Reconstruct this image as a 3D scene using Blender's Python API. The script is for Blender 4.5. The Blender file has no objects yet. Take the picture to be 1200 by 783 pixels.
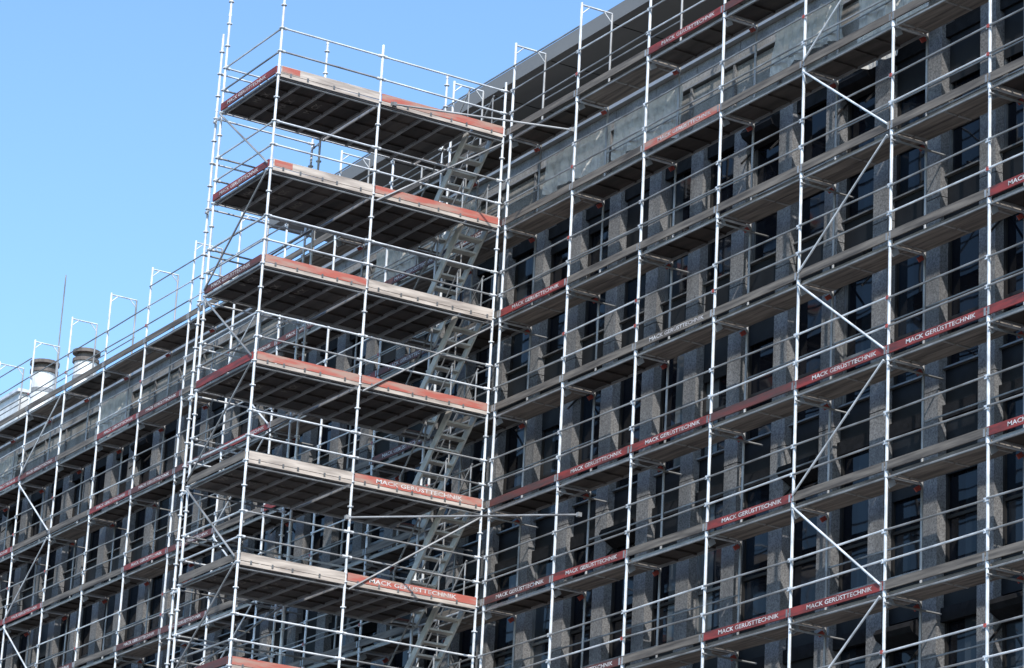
import bpy, math, random
from mathutils import Vector, Matrix
random.seed(7)
R=random.random
sc=bpy.context.scene
B=2.57; ZG=-17.62
KL,KR=24,-4            # bays: posts k=KR..KL , x=-B*k
NL,NT=-8,4             # deck levels

# ------------------------------------------------------------ materials
def nt(name):
    m=bpy.data.materials.new(name); m.use_nodes=True
    n=m.node_tree; b=n.nodes['Principled BSDF']; return m,n,b
def mat(name,c1,c2=None,scale=3.0,rough=.6,metal=0.,bump=0.,bscale=40.,stretch=(1,1,1),detail=6.,spec=None,lo=.35,hi=.65):
    m,n,b=nt(name); N=n.nodes; L=n.links
    tc=N.new('ShaderNodeTexCoord'); mp=N.new('ShaderNodeMapping'); mp.inputs['Scale'].default_value=stretch
    L.new(tc.outputs['Object'],mp.inputs[0])
    c2=c2 or tuple(x*.7 for x in c1)
    no=N.new('ShaderNodeTexNoise'); no.inputs['Scale'].default_value=scale; no.inputs['Detail'].default_value=detail
    L.new(mp.outputs[0],no.inputs['Vector'])
    cr=N.new('ShaderNodeValToRGB'); cr.color_ramp.elements[0].position=lo; cr.color_ramp.elements[1].position=hi
    cr.color_ramp.elements[0].color=(*c2,1); cr.color_ramp.elements[1].color=(*c1,1)
    L.new(no.outputs['Fac'],cr.inputs[0]); L.new(cr.outputs[0],b.inputs['Base Color'])
    b.inputs['Roughness'].default_value=rough; b.inputs['Metallic'].default_value=metal
    if spec is not None: b.inputs['Specular IOR Level'].default_value=spec
    if bump:
        n2=N.new('ShaderNodeTexNoise'); n2.inputs['Scale'].default_value=bscale; n2.inputs['Detail'].default_value=4
        L.new(mp.outputs[0],n2.inputs['Vector'])
        bp=N.new('ShaderNodeBump'); bp.inputs['Strength'].default_value=bump; bp.inputs['Distance'].default_value=.02
        L.new(n2.outputs['Fac'],bp.inputs['Height']); L.new(bp.outputs[0],b.inputs['Normal'])
    return m
M={}
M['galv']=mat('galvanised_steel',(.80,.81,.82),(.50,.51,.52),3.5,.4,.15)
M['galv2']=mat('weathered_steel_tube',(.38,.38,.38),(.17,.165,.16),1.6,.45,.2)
M['alu']=mat('aluminium_rail',(.50,.49,.47),(.32,.31,.30),2.,.45,.3)
M['stair']=mat('stair_aluminium',(.62,.58,.51),(.38,.36,.32),3.,.5,.1)
M['ply']=mat('dark_plywood',(.068,.052,.043),(.030,.024,.021),1.3,.7,0,stretch=(.6,4,4))
M['ply2']=mat('grey_plywood',(.12,.10,.087),(.055,.047,.04),1.3,.7,0,stretch=(.6,4,4))
M['plank']=mat('weathered_timber',(.34,.295,.25),(.14,.12,.105),1.6,.8,0,stretch=(.5,8,8))
M['wood']=mat('timber_toe_board',(.20,.17,.14),(.06,.05,.043),1.5,.8,0,stretch=(.6,.6,9))
M['woodl']=mat('pale_timber_board',(.58,.50,.43),(.30,.25,.215),1.8,.8,0,stretch=(.8,.8,7))
M['red']=mat('red_painted_board',(.27,.036,.030),(.10,.026,.023),2.4,.65,0,stretch=(.8,.8,5),lo=.35,hi=.6)
M['red_pale']=mat('faded_sunlit_red_board',(.42,.11,.08),(.38,.24,.19),2.2,.7,0,stretch=(.8,.8,5),lo=.38,hi=.58)  # faded paint; the salmon tone also puts sunlight on the tower front into the colour
M['redd']=mat('dull_dark_red_board',(.14,.036,.030),(.07,.038,.034),1.8,.7,0,stretch=(.8,.8,5))
M['white']=mat('white_lettering',(.72,.70,.68),(.42,.37,.35),6.,.6,0)
M['clip']=mat('red_clip',(.42,.07,.05),(.25,.05,.04),5.,.5,0)
def conc(name,c1,c2,c3,sc_=28):
    m,n,b=nt(name);N=n.nodes;L=n.links
    tc=N.new('ShaderNodeTexCoord')
    a=N.new('ShaderNodeTexNoise');a.inputs['Scale'].default_value=sc_;a.inputs['Detail'].default_value=5;a.inputs['Roughness'].default_value=.75
    mp=N.new('ShaderNodeMapping');mp.inputs['Scale'].default_value=(1.6,1.6,.25)
    L.new(tc.outputs['Object'],mp.inputs[0]);L.new(tc.outputs['Object'],a.inputs['Vector'])
    s=N.new('ShaderNodeTexNoise');s.inputs['Scale'].default_value=1.2;s.inputs['Detail'].default_value=6;L.new(mp.outputs[0],s.inputs['Vector'])
    r1=N.new('ShaderNodeValToRGB');e=r1.color_ramp.elements;e[0].position=.38;e[0].color=(*c2,1);e[1].position=.6;e[1].color=(*c1,1)
    L.new(a.outputs['Fac'],r1.inputs[0])
    r2=N.new('ShaderNodeValToRGB');e=r2.color_ramp.elements;e[0].position=.35;e[0].color=(*c3,1);e[1].position=.62;e[1].color=(1,1,1,1)
    L.new(s.outputs['Fac'],r2.inputs[0])
    mx=N.new('ShaderNodeMix');mx.data_type='RGBA';mx.blend_type='MULTIPLY';mx.inputs[0].default_value=1
    L.new(r1.outputs[0],mx.inputs[6]);L.new(r2.outputs[0],mx.inputs[7]);L.new(mx.outputs[2],b.inputs['Base Color'])
    b.inputs['Roughness'].default_value=.9
    bp=N.new('ShaderNodeBump');bp.inputs['Strength'].default_value=.3;bp.inputs['Distance'].default_value=.01
    L.new(a.outputs['Fac'],bp.inputs['Height']);L.new(bp.outputs[0],b.inputs['Normal'])
    return m
M['pillar']=conc('exposed_aggregate_concrete',(.235,.232,.235),(.085,.084,.086),(.7,.7,.7),32)
M['attic']=conc('attic_concrete',(.33,.32,.30),(.20,.195,.185),(.6,.58,.56))
M['spandrel']=mat('spandrel_panel',(.013,.014,.016),(.007,.007,.008),2,.6,spec=.2)
M['frame']=mat('bronze_window_frame',(.022,.021,.021),(.014,.013,.013),3,.5,0,spec=.25)
M['frame2']=mat('grey_window_frame',(.20,.20,.20),(.12,.12,.12),3,.4,.3)
M['blind']=mat('dark_sunblind',(.014,.014,.016),(.008,.008,.009),6,.8,0,bump=.4,bscale=15,spec=.15)
M['soffit']=mat('roof_soffit_sheet',(.20,.195,.185),(.16,.155,.15),.5,.6,0,stretch=(.3,2,1))
M['rooffascia']=mat('roof_edge_metal',(.4,.4,.4),(.3,.3,.3),1,.4,.4)
M['roof']=mat('roof_gravel',(.25,.24,.22),(.15,.14,.13),20,.95)
M['inner']=mat('dark_interior',(.02,.02,.022),(.012,.012,.013),1,.9)
# glass : dark reflective with per-window variation
m,n,b=nt('window_glass');N=n.nodes;L=n.links
tc=N.new('ShaderNodeTexCoord');mp=N.new('ShaderNodeMapping');mp.inputs['Scale'].default_value=(1/1.45,0,1/3.45)
mp.inputs['Location'].default_value=(.5,0,.2)
L.new(tc.outputs['Object'],mp.inputs[0])
fl=N.new('ShaderNodeVectorMath');fl.operation='FLOOR';L.new(mp.outputs[0],fl.inputs[0])
wn=N.new('ShaderNodeTexWhiteNoise');wn.noise_dimensions='3D';L.new(fl.outputs[0],wn.inputs['Vector'])
cr=N.new('ShaderNodeValToRGB');cr.color_ramp.interpolation='CONSTANT'
e=cr.color_ramp.elements;e[0].color=(.004,.005,.008,1);e[1].position=.55;e[1].color=(.008,.012,.018,1)
x=e.new(.82);x.color=(.025,.031,.038,1);x=e.new(.94);x.color=(.07,.08,.085,1)
L.new(wn.outputs['Value'],cr.inputs[0]);L.new(cr.outputs[0],b.inputs['Base Color'])
b.inputs['Roughness'].default_value=.05;b.inputs['IOR'].default_value=1.45;b.inputs['Specular IOR Level'].default_value=.25
n2=N.new('ShaderNodeTexNoise');n2.inputs['Scale'].default_value=1.1;n2.inputs['Detail'].default_value=1
bp=N.new('ShaderNodeBump');bp.inputs['Strength'].default_value=.25;bp.inputs['Distance'].default_value=.05
L.new(tc.outputs['Object'],n2.inputs['Vector']);L.new(n2.outputs['Fac'],bp.inputs['Height']);L.new(bp.outputs[0],b.inputs['Normal'])
M['glass']=m
# translucent sheeting
m,n,b=nt('translucent_dust_sheet');N=n.nodes;L=n.links
tr=N.new('ShaderNodeBsdfTransparent');mx=N.new('ShaderNodeMixShader');no=N.new('ShaderNodeTexNoise');no.inputs['Scale'].default_value=5;no.inputs['Detail'].default_value=5
mr=N.new('ShaderNodeMapRange');mr.inputs[1].default_value=.3;mr.inputs[2].default_value=.7;mr.inputs[3].default_value=.55;mr.inputs[4].default_value=.9
tc=N.new('ShaderNodeTexCoord');L.new(tc.outputs['Object'],no.inputs['Vector']);L.new(no.outputs['Fac'],mr.inputs[0]);L.new(mr.outputs[0],mx.inputs[0])
L.new(tr.outputs[0],mx.inputs[1]);L.new(b.outputs[0],mx.inputs[2]);b.inputs['Base Color'].default_value=(.58,.55,.49,1);b.inputs['Roughness'].default_value=.6
L.new(mx.outputs[0],N['Material Output'].inputs[0]);M['sheet']=m
M['asphalt']=mat('asphalt',(.06,.06,.062),(.04,.04,.042),30,.9,bump=.3)
M['paving']=mat('paving_stone',(.30,.29,.28),(.2,.195,.19),6,.9,bump=.2)
M['ventw']=mat('white_vent_metal',(.75,.75,.73),(.55,.55,.53),3,.5,.1)
M['ventd']=mat('brown_vent_cap',(.16,.13,.11),(.09,.075,.065),5,.7)

# ------------------------------------------------------------ mesh batching
class Batch:
    def __init__(s): s.d={}
    def get(s,k): return s.d.setdefault(k,([],[]))
    def tube(s,key,p,q,r=.024,n=7,cap=True):
        v,f=s.get(key);p=Vector(p);q=Vector(q);d=(q-p).normalized()
        a=d.orthogonal().normalized();c=d.cross(a);o=len(v)
        for P in(p,q):
            for i in range(n):
                t=2*math.pi*i/n;v.append(tuple(P+a*(r*math.cos(t))+c*(r*math.sin(t))))
        for i in range(n): j=(i+1)%n;f.append((o+i,o+j,o+n+j,o+n+i))
        if cap: f.append(tuple(o+n-1-i for i in range(n)));f.append(tuple(o+n+i for i in range(n)))
    def box(s,key,x0,x1,y0,y1,z0,z1):
        v,f=s.get(key);o=len(v)
        v+=[(x0,y0,z0),(x1,y0,z0),(x1,y1,z0),(x0,y1,z0),(x0,y0,z1),(x1,y0,z1),(x1,y1,z1),(x0,y1,z1)]
        f+=[(o,o+3,o+2,o+1),(o+4,o+5,o+6,o+7),(o,o+1,o+5,o+4),(o+1,o+2,o+6,o+5),(o+2,o+3,o+7,o+6),(o+3,o,o+4,o+7)]
    def obox(s,key,c,ax,ay,az):   # oriented box: centre + half axes
        v,f=s.get(key);o=len(v);c=Vector(c);ax=Vector(ax);ay=Vector(ay);az=Vector(az)
        for k in(-1,1):
            for i,j in((-1,-1),(1,-1),(1,1),(-1,1)): v.append(tuple(c+ax*i+ay*j+az*k))
        f+=[(o,o+3,o+2,o+1),(o+4,o+5,o+6,o+7),(o,o+1,o+5,o+4),(o+1,o+2,o+6,o+5),(o+2,o+3,o+7,o+6),(o+3,o,o+4,o+7)]
    def prism(s,key,x0,x1,prof):  # profile (y,z) extruded in x
        v,f=s.get(key);o=len(v);n=len(prof)
        for x in(x0,x1):
            for y,z in prof: v.append((x,y,z))
        for i in range(n): j=(i+1)%n;f.append((o+i,o+j,o+n+j,o+n+i))
        f.append(tuple(o+n-1-i for i in range(n)));f.append(tuple(o+n+i for i in range(n)))
    def raw(s,key,verts,faces):
        v,f=s.get(key);o=len(v);v+=verts;f+=[tuple(o+i for i in t) for t in faces]
    def build(s,parent,smooth=()):
        for (nm,mt),(v,f) in s.d.items():
            me=bpy.data.meshes.new(nm);me.from_pydata(v,[],f);me.update()
            import bmesh
            bm=bmesh.new();bm.from_mesh(me);bmesh.ops.recalc_face_normals(bm,faces=bm.faces);bm.to_mesh(me);bm.free()
            me.materials.append(M[mt])
            ob=bpy.data.objects.new(nm,me);sc.collection.objects.link(ob);ob.parent=parent
def empty(nm,loc=(0,0,0)):
    e=bpy.data.objects.new(nm,None);sc.collection.objects.link(e);e.location=loc;e.empty_display_size=.5;return e

# lettering template
def letters(body):
    cu=bpy.data.curves.new('t','FONT');cu.body=body;cu.size=1;cu.offset=.012;cu.resolution_u=2
    ob=bpy.data.objects.new('t',cu);sc.collection.objects.link(ob)
    dg=bpy.context.evaluated_depsgraph_get();dg.update();me=bpy.data.meshes.new_from_object(ob.evaluated_get(dg))
    v=[tuple(x.co) for x in me.vertices];f=[tuple(p.vertices) for p in me.polygons]
    bpy.data.objects.remove(ob);bpy.data.curves.remove(cu);bpy.data.meshes.remove(me)
    xs=[a[0] for a in v];x0=min(xs);w=max(xs)-x0
    return [((a[0]-x0)/w,a[1]/.7) for a in v],f
TV,TF=letters('MACK GERÜSTTECHNIK')
TV2,TF2=letters('MACK')
def label(bt,key,org,ux,uy,L,H,tv=None,tf=None):
    org=Vector(org);ux=Vector(ux);uy=Vector(uy)
    bt.raw(key,[tuple(org+ux*(a*L)+uy*(b*H)) for a,b in (tv or TV)],tf or TF)

# ------------------------------------------------------------ facade scaffold
S=Batch()
def kx(k): return -B*k
G=('standards','galv');LG=('guard_rails','galv2');CP=('couplers','galv')
def coupler(bt,x,y,z,r=.045,h=.035,key=CP):
    bt.tube(key,(x,y,z-h),(x,y,z+h),r,6)
def deck(bt,x0,x1,y0,y1,z,kind,nplank,along='x'):
    w=(y1-y0)/nplank
    for i in range(nplank):
        a=y0+i*w+.008;b=y0+(i+1)*w-.008
        if kind=='ply' or kind=='ply2':
            kk=kind
            if R()<.2: kk='ply2' if kind=='ply' else 'ply'
            bt.box(('deck_panels_'+kk,kk),x0+.03,x1-.03,a+.025,b-.025,z-.022,z-.004)
            for yy in(a,b-.024): bt.box(('deck_rails','alu'),x0+.03,x1-.03,yy,yy+.024,z-.07,z)
            for t in(0.,.25,.5,.75,1.):
                xx=x0+.06+(x1-x0-.16)*t
                e='alu' if t in(0.,1.) else kk
                bt.box(('deck_battens_'+e,e),xx,xx+.04,a+.026,b-.026,z-.055,z-.024)
        else:
            bt.box(('deck_planks_timber','plank'),x0+.03,x1-.03,a,b,z-.05,z-.002)
            for t in(.02,.5,.94):
                xx=x0+.06+(x1-x0-.16)*t
                bt.box(('deck_hooks','alu'),xx,xx+.05,a+.02,b-.02,z-.066,z-.0505)
redmap={}
def setr(n,bs,v):
    for b_ in bs: redmap[(n,b_)]=v
setr(0,(-4,-3,-2,-1),('red',0));setr(0,(0,1),('red',1));setr(0,(2,),('redd',0));setr(0,(3,4),('red',1));setr(0,(5,),('redd',0))
setr(-1,(-1,-2,2,4),('red',1));setr(-1,(0,1,3),('wood',0));setr(-1,(5,),('redd',1))
setr(-2,(1,2),('red',1));setr(-2,(-1,0,3),('wood',0));setr(-2,(4,),('redd',1))
setr(1,(-1,),('red',1));setr(1,range(0,6),('wood',0));setr(1,(3,),('wood',1))
setr(2,range(-1,5),('wood',0));setr(2,(5,),('red',1))
setr(3,(-1,0,1,2),('wood',0));setr(3,(3,),('red_pale',1));setr(3,(4,5),('wood',0))
setr(4,(-1,0,1),('wood',0));setr(4,(2,),('redd',0));setr(4,(3,),('red',1));setr(4,(4,5),('wood',0))
lit={(2,0),(2,1),(1,0),(0,0),(0,1),(-1,0),(-1,1),(-2,0),(-2,1),(-1,2),(0,2),(1,2),(2,2),(3,0),(-2,2),(0,3)}
WI=.73
for k in range(KR,KL+1):
    x=kx(k)
    S.tube(G,(x,0,ZG+.02),(x,0,10.08),.028,8)
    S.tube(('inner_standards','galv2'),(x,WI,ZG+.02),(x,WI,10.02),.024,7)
    for yy in(0,WI):
        S.box(('base_plates','galv'),x-.075,x+.075,yy-.075,yy+.075,ZG,ZG+.02)
    # head frame
    S.tube(G,(x,0,10.03),(x,WI,10.03),.022,6)
    S.tube(G,(x,0,9.83),(x,.2,10.03),.014,5);S.tube(G,(x,WI,9.83),(x,WI-.2,10.03),.014,5)
    for n in range(NL,NT+1):
        z=2.*n
        S.tube(('transoms','galv'),(x,0,z-.07),(x,WI,z-.07),.022,6)
        S.obox(('gussets','galv2'),(x,.10,z-.17),(.006,0,0),(0,.07,.05),(0,-.03,.05))
        S.obox(('red_clips','clip'),(x,WI-.09,z-.16),(.012,0,0),(0,.05,.035),(0,.028,-.03))
        coupler(S,x,0,z-.02,.039,.07)
        S.tube(CP,(x,0,z+.06),(x,0,z+.09),.035,7)
        for dz in(.5,1.0):
            S.box(('rail_wedges','galv'),x-.06,x+.06,-.04,-.024,z+dz-.035,z+dz+.035)
            if R()<.2: S.box(('red_clips','clip'),x-.03,x+.03,-.055,-.041,z+dz-.03,z+dz+.03)
for b_ in range(KR,KL):
    xr=kx(b_);xl=kx(b_+1)
    for n in range(NL,NT+1):
        z=2.*n
        for dz in(.5,1.0):
            s1=.03*(R()-.5)
            S.tube(LG if R()<.85 else('guard_rails_bright','galv'),(xl+.02,-.035,z+dz+s1),(xr-.02,-.035,z+dz-s1),.0185,6)
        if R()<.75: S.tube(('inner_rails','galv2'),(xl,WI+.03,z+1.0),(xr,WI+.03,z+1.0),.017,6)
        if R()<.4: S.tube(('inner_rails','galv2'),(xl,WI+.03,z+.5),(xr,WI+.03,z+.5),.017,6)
        if n==4 and R()<.7: S.tube(LG,(xl,-.035,z+1.55),(xr,-.035,z+1.55),.0185,6)
        kind='timber' if ((n,b_) in lit or R()<.3) else('ply' if R()<.6 else 'ply2')
        deck(S,xl,xr,.045,.69,z,kind,2 if kind=='timber' else 1)
        S.tube(('ledgers','galv2'),(xl,0,z-.10),(xr,0,z-.10),.02,6)
        if (n,b_) in redmap: mt,tx=redmap[(n,b_)]
        else:
            q=R();mt,tx=('red',1) if q<.3 else(('redd',1) if q<.6 else('wood',0))
            if n==4: mt,tx='wood',0
        yo=-.028-.004*R();dz=.012*R();tl=.012*(R()-.5)
        S.obox(('toe_boards_'+mt,mt),((xl+xr)/2,yo,z+.085+dz),((B-.03)/2,0,tl),(0,.014,0),(0,0,.075))
        S.box(('board_ends','galv2'),xl+.02,xl+.07,yo-.018,yo-.0145,z+.02,z+.15);S.box(('board_ends','galv2'),xr-.07,xr-.02,yo-.018,yo-.0145,z+.02,z+.15)
        if tx:
            label(S,('lettering','white'),(xl+.52,yo-.0165,z+.052+dz-tl*.6),(1,0,tl*.8),(0,0,1),1.78,.075)
# facade diagonal braces, zig-zag in every fifth bay
def zig(b_,y,r=.021,ph=0):
    for n in range(NL,NT):
        a=(kx(b_+1)+.05,y,2.*n+.12);c=(kx(b_)-.05,y,2.*n+1.92)
        if (n+ph)%2: a,c=(a[0],y,c[2]),(c[0],y,a[2])
        S.tube(('diagonal_braces','galv'),a,c,r,6)
for b_ in(1,-4,15,20,10): zig(b_,-.06,ph=1)
# wall ties
for k in range(KR,KL+1):
    for n in range(NL,NT,2): S.tube(('wall_ties','galv2'),(kx(k)+.06,-.05,2*n-.2),(kx(k)+.06,1.1,2*n-.2),.02,6)
# dust sheets hung on the inner rails of the top lift
for b_ in(0,1,2,4,5,7,8,14,17):
    xr=kx(b_)-.05;xl=xr-B*(.75+.2*R());zt=7.55+.2*R() ;zb=6.15+.7*R()
    nx,nz=28,8;v=[];f=[]
    ph=R()*6
    for j in range(nz+1):
        for i in range(nx+1):
            u=i/nx;w=j/nz
            v.append((xl+(xr-xl)*u+.03*math.sin(w*5+ph),WI+.10+.045*math.sin(u*23+ph+w*2)*(.3+w)+.03*math.sin(u*51+w*5),zt-(zt-zb)*w*(1+.10*math.sin(u*4+ph))-.06*abs(math.sin(u*9))))
    for j in range(nz):
        for i in range(nx): o=j*(nx+1)+i;f.append((o,o+1,o+nx+2,o+nx+1))
    S.raw(('dust_sheets','sheet'),v,f)
sca=empty('facade_scaffold');S.build(sca)

# ------------------------------------------------------------ stair tower
T=Batch()
XT,XF=-15.55,-18.12
YN,YM,YW=-5.34,-3.04,-.11
def post(x,y,top,r=.027,key=G):
    T.tube(key,(x,y,ZG+.02),(x,y,top),r,8)
    T.box(('base_plates','galv'),x-.075,x+.075,y-.075,y+.075,ZG,ZG+.02)
    z=-16.
    while z<top-.1:
        for d in(0,.5,1.,1.5):
            if z+d<top: T.tube(('rosettes','galv'),(x,y,z+d-.01),(x,y,z+d+.01),.06,8)
        T.tube(CP,(x,y,z+.16),(x,y,z+.22),.034,7)
        z+=2
for x,y,t in((XT,YN,10.3),(XT,YM,9.25),(XT,YW,9.2),(XF,YN,11.4),(XF,YM,10.2),(XF,YW,10.2)): post(x,y,t)
post(XF-.36,YN+.05,9.9);post(XF-.36,YM,9.1)
RL=('tower_ledgers','galv')
def wedge(p,q):
    p=Vector(p);q=Vector(q);d=(q-p).normalized()
    for P,s in((p,1),(q,-1)):
        T.tube(('ledger_heads','galv'),tuple(P+d*(.02*s)),tuple(P+d*(.10*s)),.034,6)
def led(p,q,r=.0215):
    T.tube(RL if R()<.5 else('tower_ledgers_old','galv2'),p,q,r,6);wedge(p,q)
for n in range(NL,NT+1):
    z=2.*n
    for dz in(0.,.5,1.0):
        zz=z+dz
        led((XT,YN,zz),(XT,YM,zz));led((XT,YM,zz),(XT,YW,zz))
        led((XF,YN,zz),(XT,YN,zz))
        led((XF,YN,zz),(XF,YM,zz));led((XF,YM,zz),(XF,YW,zz))
        if dz in(0.,1.): led((XF-.36,YN+.05,zz),(XF-.36,YM,zz)) if n>-3 else None
        if dz==0.:
            led((XF,YM,zz),(XT,YM,zz));led((XF,YW,zz),(XT,YW,zz))
            for yy in(YN,YM): led((XF-.36,yy,zz-.1),(XF,yy,zz-.1),.018)
    # decks
    kd='ply' if n>0 else 'ply2'
    deck(T,XF+.03,XT-.03,YN+.04,YM-.04,z+.03,kd,4)
    deck(T,XF+.03,XT-.03,YM+.04,YW-.74,z+.03,kd,4)
    # landing next to the stair heads
    if n>NL: deck(T,XT-.42,XT-.03,YW-.70,YW-.06,z+.03,'ply2',1)
    deck(T,XF+.03,XF+.40,YW-.70,YW-.06,z+.03,'ply2',1)
    T.tube(('edge_beams','galv2'),(XT-.02,YN,z-.11),(XT-.02,YW,z-.11),.02,6)
# toe boards on the tower:  (side board, near board, wall board, text wall, text side)
tb={4:('red','woodl','red_pale',0,1),3:('red','woodl','red_pale',0,1),2:('redd','red_pale','woodl',0,1),1:('red','red_pale','red_pale',0,0),0:('wood','woodl','red_pale',1,0),-1:('wood','woodl','red_pale',1,0),-2:('redd','red_pale','red_pale',0,0)}
for n in range(NL,NT+1):
    z=2.*n+.03
    s,a,c,tx,ts=tb.get(n,('redd','red_pale','red_pale',1,0))
    T.box(('side_toe_board_'+s,s),XF+.03,XT-.03,YN-.045,YN-.018,z,z+.15)
    if ts: label(T,('lettering','white'),(XF+.35,YN-.048,z+.037),(1,0,0),(0,0,1),1.75,.075)
    for (y0,y1,mt) in((YN+.03,YM-.03,a),(YM+.03,YW-.03,c)):
        tl=.012*(R()-.5)
        T.obox(('front_toe_board_'+mt,mt),(XT+.039,(y0+y1)/2,z+.072),(.013,0,0),(0,(y1-y0)/2,tl),(0,0,.078))
        T.box(('front_deck_edge','woodl'),XT+.028,XT+.046,y0,y1,z-.085,z-.016)
        yy=y0+.2
        while yy<y1-.1:
            T.box(('board_clips_galv','frame2'),XT+.053,XT+.06,yy,yy+.04,z-.05,z+.02);yy+=.3+.3*R()
    if a=='woodl' and n in(3,4):
        T.box(('front_toe_board_patch','red_pale'),XT+.0535,XT+.0565,YN+.05,YN+.45,z+.01,z+.135)
    if tx: label(T,('lettering','white'),(XT+.055,YM+.5,z+.037),(0,1,0),(0,0,1),1.95,.08)
    # back boards
    T.box(('back_toe_board','redd'),XF-.05,XF-.026,YN+.05,YW-.05,z,z+.15)
for n in range(NL,NT+1):
    for i in range(3):
        yy=YN+.36+i*.555
        label(T,('underside_lettering','plank'),(XF+.5+.6*R(),yy,2*n+.03-.0235),(1,0,0),(0,-1,0),.6,.14,TV2,TF2)
# stair flights, all rising towards +X
for n in range(NL,NT):
    z0=2.*n+.03;z1=z0+2
    xa=XF+.30;xb=XT-.30
    for yy in(YW-.68,YW-.10):
        d=Vector((xb-xa,0,z1-z0));u=d.normalized();nn=Vector((-u.z,0,u.x))
        T.obox(('stair_stringers','stair'),((xa+xb)/2,yy,(z0+z1)/2-.03),tuple(d/2),(0,.02,0),tuple(nn*.085))
        T.tube(('stair_handrails','galv2'),(xa,yy,z0+.95),(xb,yy,z1+.95),.02,6)
        for t in(.02,.5,.98):
            P=Vector((xa,yy,z0))+d*t;T.tube(('stair_handrails','galv2'),tuple(P),tuple(P+Vector((0,0,.95))),.016,6)
    for i in range(1,9):
        t=i/9;xx=xa+(xb-xa)*t;zz=z0+(z1-z0)*t
        T.box(('stair_treads','stair'),xx-.11,xx+.11,YW-.66,YW-.12,zz-.04,zz)
# braces
for n in range(NL,NT):
    z=2.*n
    a,c=((XF+.04,YN-.06,z+.1),(XT-.04,YN-.06,z+1.95))
    if n%2: a,c=((XF+.04,YN-.06,z+1.95),(XT-.04,YN-.06,z+.1))
    T.tube(('diagonal_braces_side','galv2'),a,c,.021,6)
    if n%2==0:
        T.tube(('diagonal_braces','galv2'),(XF-.03,YN+.05,z+.05),(XF-.03,YM-.05,z+1.95),.021,6)
    if n in(-1,1,3,-3,-5): T.tube(('diagonal_braces','galv2'),(XT+.075,YM+.05,z-.15),(XT+.075,YW-.05,z+1.8),.021,6)
# bracing tubes that tie the tower to the facade scaffold
for p,q in(((XT+.08,YM+.3,8.0),(-12.9,-.07,7.3)),((XT+.09,YM-.1,-.75),(-11.9,-.08,-.85))):
    T.tube(('bracing_tubes','galv2'),p,q,.021,7)
    for P in(p,q): T.box(('clamps','galv2'),P[0]-.04,P[0]+.04,P[1]-.04,P[1]+.04,P[2]-.04,P[2]+.04)
tow=empty('scaffold_stair_tower');T.build(tow)

# ------------------------------------------------------------ office building
O=Batch()
BX0,BX1=-62.5,12.
PT=1.45;PW=.42;ST=3.45
ztop=6.25;zpar=8.25
YP,YG=1.10,1.34
O.box(('core','inner'),BX0,BX1,YG+.05,17,ZG,zpar-.25)
O.box(('roof_surface','roof'),BX0,BX1,YG+.05,17,zpar-.25+.003,zpar-.2)
npil=int((BX1-BX0)/PT)
for i in range(npil+1):
    xc=BX0+PT*i+.2
    for j in range(0,8):
        z1=ztop+.30-ST*j;z0=z1-ST+.015
        if z1<ZG+.2: break
        O.box(('pillars','pillar'),xc-PW/2+.004*R(),xc+PW/2-.004*R(),YP+.01*R(),YG+.04,max(z0,ZG),z1)
    if i==npil: break
    xa=xc+PW/2;xb=xc+PT-PW/2
    for j in range(0,7):
        zt=ztop-ST*j;zb=zt-2.75
        if zb<ZG+.3: zb=ZG+.3
        if zt<zb+.5: break
        O.box(('glass','glass'),xa,xb,YG-.012,YG,zb,zt)
        f=.055;fm='frame2' if R()<.16 else 'frame'
        for (a,b2,c,d) in((xa,xa+f,zb,zt),(xb-f,xb,zb,zt),(xa+f,xb-f,zt-f,zt),(xa+f,xb-f,zb,zb+f),(xa+f,xb-f,zb+.85,zb+.85+f)):
            O.box(('window_frames_'+fm,fm),a,b2,YG-.055,YG-.013,c,d)
        O.box(('spandrels','spandrel'),xa,xb,YG-.08,YG+.03,zb-.69,zb-.005)
        O.box(('sills','frame2'),xa+.01,xb-.01,YG-.16,YG-.056,zb-.03,zb)
        q=R()
        if q<.78:
            O.box(('blind_boxes','blind'),xa+.003,xb-.003,YG-.15,YG-.06,zt-.20,zt+.04)
            if R()<.35: O.box(('blind_slats','spandrel'),xa+.06,xb-.06,YG-.10,YG-.065,zt-.25-1.3*R(),zt-.203)
        else:       # bulging awning blind, half out
            h=.34;dp=.36
            prof=[(YG-.06,zt-.05)]+[(YG-.06-dp*math.sin(t*math.pi/6),zt-.05-h*.5*(1-math.cos(t*math.pi/6))) for t in range(1,6)]+[(YG-.06,zt-h-.12)]
            O.prism(('awning_blinds','blind'),xa+.03,xb-.03,prof)
            for xx in(xa+.05,xb-.08): O.obox(('awning_arms','frame'),(xx,YG-.22,zt-.62),(.012,0,0),(0,.17,.2),(0,-.012,.012))
# attic band, panels with joints
x=BX0;i=0
while x<BX1-.01:
    x2=min(x+PT,BX1);o=.035*R()
    O.box(('attic_panels','attic'),x+.035,x2-.035,YP-.03+o,YG+.04,ztop+.36,zpar-.66)
    O.box(('attic_ribs','pillar'),x-.03,x+.03,YP-.07,YG+.04,ztop+.33,zpar-.62)
    O.box(('attic_upper_panels','attic'),x+.01,x2-.01,YP+.06,YG+.04,zpar-.55,zpar-.1)
    x=x2
O.box(('attic_joint','spandrel'),BX0,BX1,YP+.12,YG+.03,ztop+.305,zpar-.1)
O.box(('attic_ledge','rooffascia'),BX0,BX1,YP-.08,YP+.11,zpar-.615,zpar-.57)
O.box(('coping','rooffascia'),BX0-.02,BX1,YP-.06,YG+.3,zpar-.098,zpar)
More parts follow.
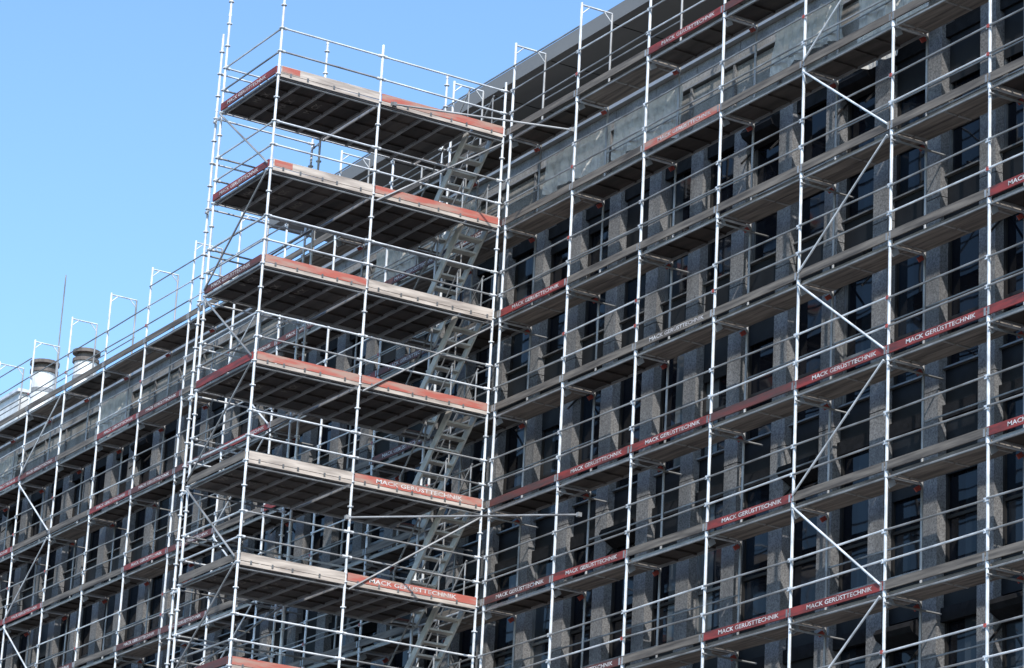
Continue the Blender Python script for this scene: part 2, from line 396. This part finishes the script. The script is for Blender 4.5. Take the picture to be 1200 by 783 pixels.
# penthouse with overhanging roof slab
PX0=-28.6
O.box(('penthouse_wall','attic'),PX0+1.5,BX1,3.0,16,zpar-.2,9.98)
O.box(('overhanging_roof','soffit'),PX0,BX1,.95,17,10.0,10.28)
O.box(('roof_fascia','soffit'),PX0-.02,BX1,.90,.948,9.98,10.32)
xx=PX0+1.
while xx<BX1:
    O.box(('soffit_joints','spandrel'),xx,xx+.02,.97,2.98,9.992,9.999);xx+=2.4
off=empty('office_building');O.build(off)

# ------------------------------------------------------------ roof equipment
def vent(nm,x,y,zb,r,h):
    V=Batch();e=empty(nm)
    V.tube(('shaft','ventw'),(x,y,zb),(x,y,zb+h),r,20);V.tube(('band','galv2'),(x,y,zb+h*.8),(x,y,zb+h*.84),r*1.04,20)
    V.tube(('collar','ventd'),(x,y,zb+h),(x,y,zb+h+.10),r*1.15,20);V.tube(('cap_gap','ventd'),(x,y,zb+h+.10),(x,y,zb+h+.26),r*.8,20)
    V.tube(('cap','ventd'),(x,y,zb+h+.26),(x,y,zb+h+.36),r*1.2,20);V.build(e)
zr=zpar-.2
vent('ventilation_chimney',-47.4,2.8,zr,.37,11.2-zr)
vent('ventilation_chimney',-44.2,2.8,zr,.34,10.75-zr)
U=Batch();U.box(('body','ventw'),-54,-48.2,2.4,5.4,zr+.01,10.75);U.box(('lid','galv'),-54.1,-48.1,2.3,5.5,10.753,10.85)
for i in range(9): U.box(('louvres','galv2'),-48.195,-48.15,2.7,5.1,9.3+i*.12,9.35+i*.12)
U.build(empty('rooftop_air_handling_unit'))
A=Batch();A.tube(('mast','galv2'),(-46.2,2.7,zr),(-46.2,2.7,14.0),.022,6);A.tube(('foot','galv2'),(-46.2,2.7,zr),(-46.2,2.7,zr+.3),.09,8)
A.build(empty('roof_antenna'))

# ------------------------------------------------------------ ground
Gd=Batch();Gd.box(('asphalt_sheet','asphalt'),-1500,1500,-1500,1500,ZG-.6,ZG-.13);g=empty('ground');Gd.build(g)
P=Batch();P.box(('paving','paving'),-80,40,-9,1.2,ZG-.128,ZG);P.box(('kerb','attic'),-80,40,-9.16,-9.003,ZG-.128,ZG+.004);P.build(empty('pavement'))

# ------------------------------------------------------------ light
el=math.radians(43);az=math.radians(-29)  # towards the sun, measured from +X
d=Vector((math.cos(el)*math.cos(az),math.cos(el)*math.sin(az),math.sin(el)))
su=bpy.data.lights.new('sun','SUN');su.energy=5;su.angle=math.radians(.5);su.color=(1,.96,.9)
so=bpy.data.objects.new('sun',su);sc.collection.objects.link(so);so.rotation_euler=d.to_track_quat('Z','Y').to_euler()
w=bpy.data.worlds.new('World');sc.world=w;w.use_nodes=True
N=w.node_tree.nodes;bg=N['Background'];sk=N.new('ShaderNodeTexSky');sk.sky_type='NISHITA';sk.sun_disc=False
sk.sun_elevation=el;sk.sun_rotation=math.atan2(d.x,d.y);sk.air_density=1.0;sk.dust_density=.8;sk.ozone_density=1.3
vm=N.new('ShaderNodeVectorMath');vm.operation='MULTIPLY';vm.inputs[1].default_value=(1.32,1.62,1.86)
w.node_tree.links.new(sk.outputs[0],vm.inputs[0])
w.node_tree.links.new(vm.outputs[0],bg.inputs[0]);bg.inputs[1].default_value=.15
sc.view_settings.view_transform='Standard';sc.view_settings.look='None';sc.view_settings.exposure=0
# ------------------------------------------------------------ camera
cd=bpy.data.cameras.new('camera');cam=bpy.data.objects.new('camera',cd);sc.collection.objects.link(cam);sc.camera=cam
cam.location=(36.172,-29.746,-16.032);cam.rotation_euler=(1.8909,-.053059,1.026)
cd.sensor_width=36;cd.lens=36*3628/1200;cd.clip_start=.5;cd.clip_end=4000
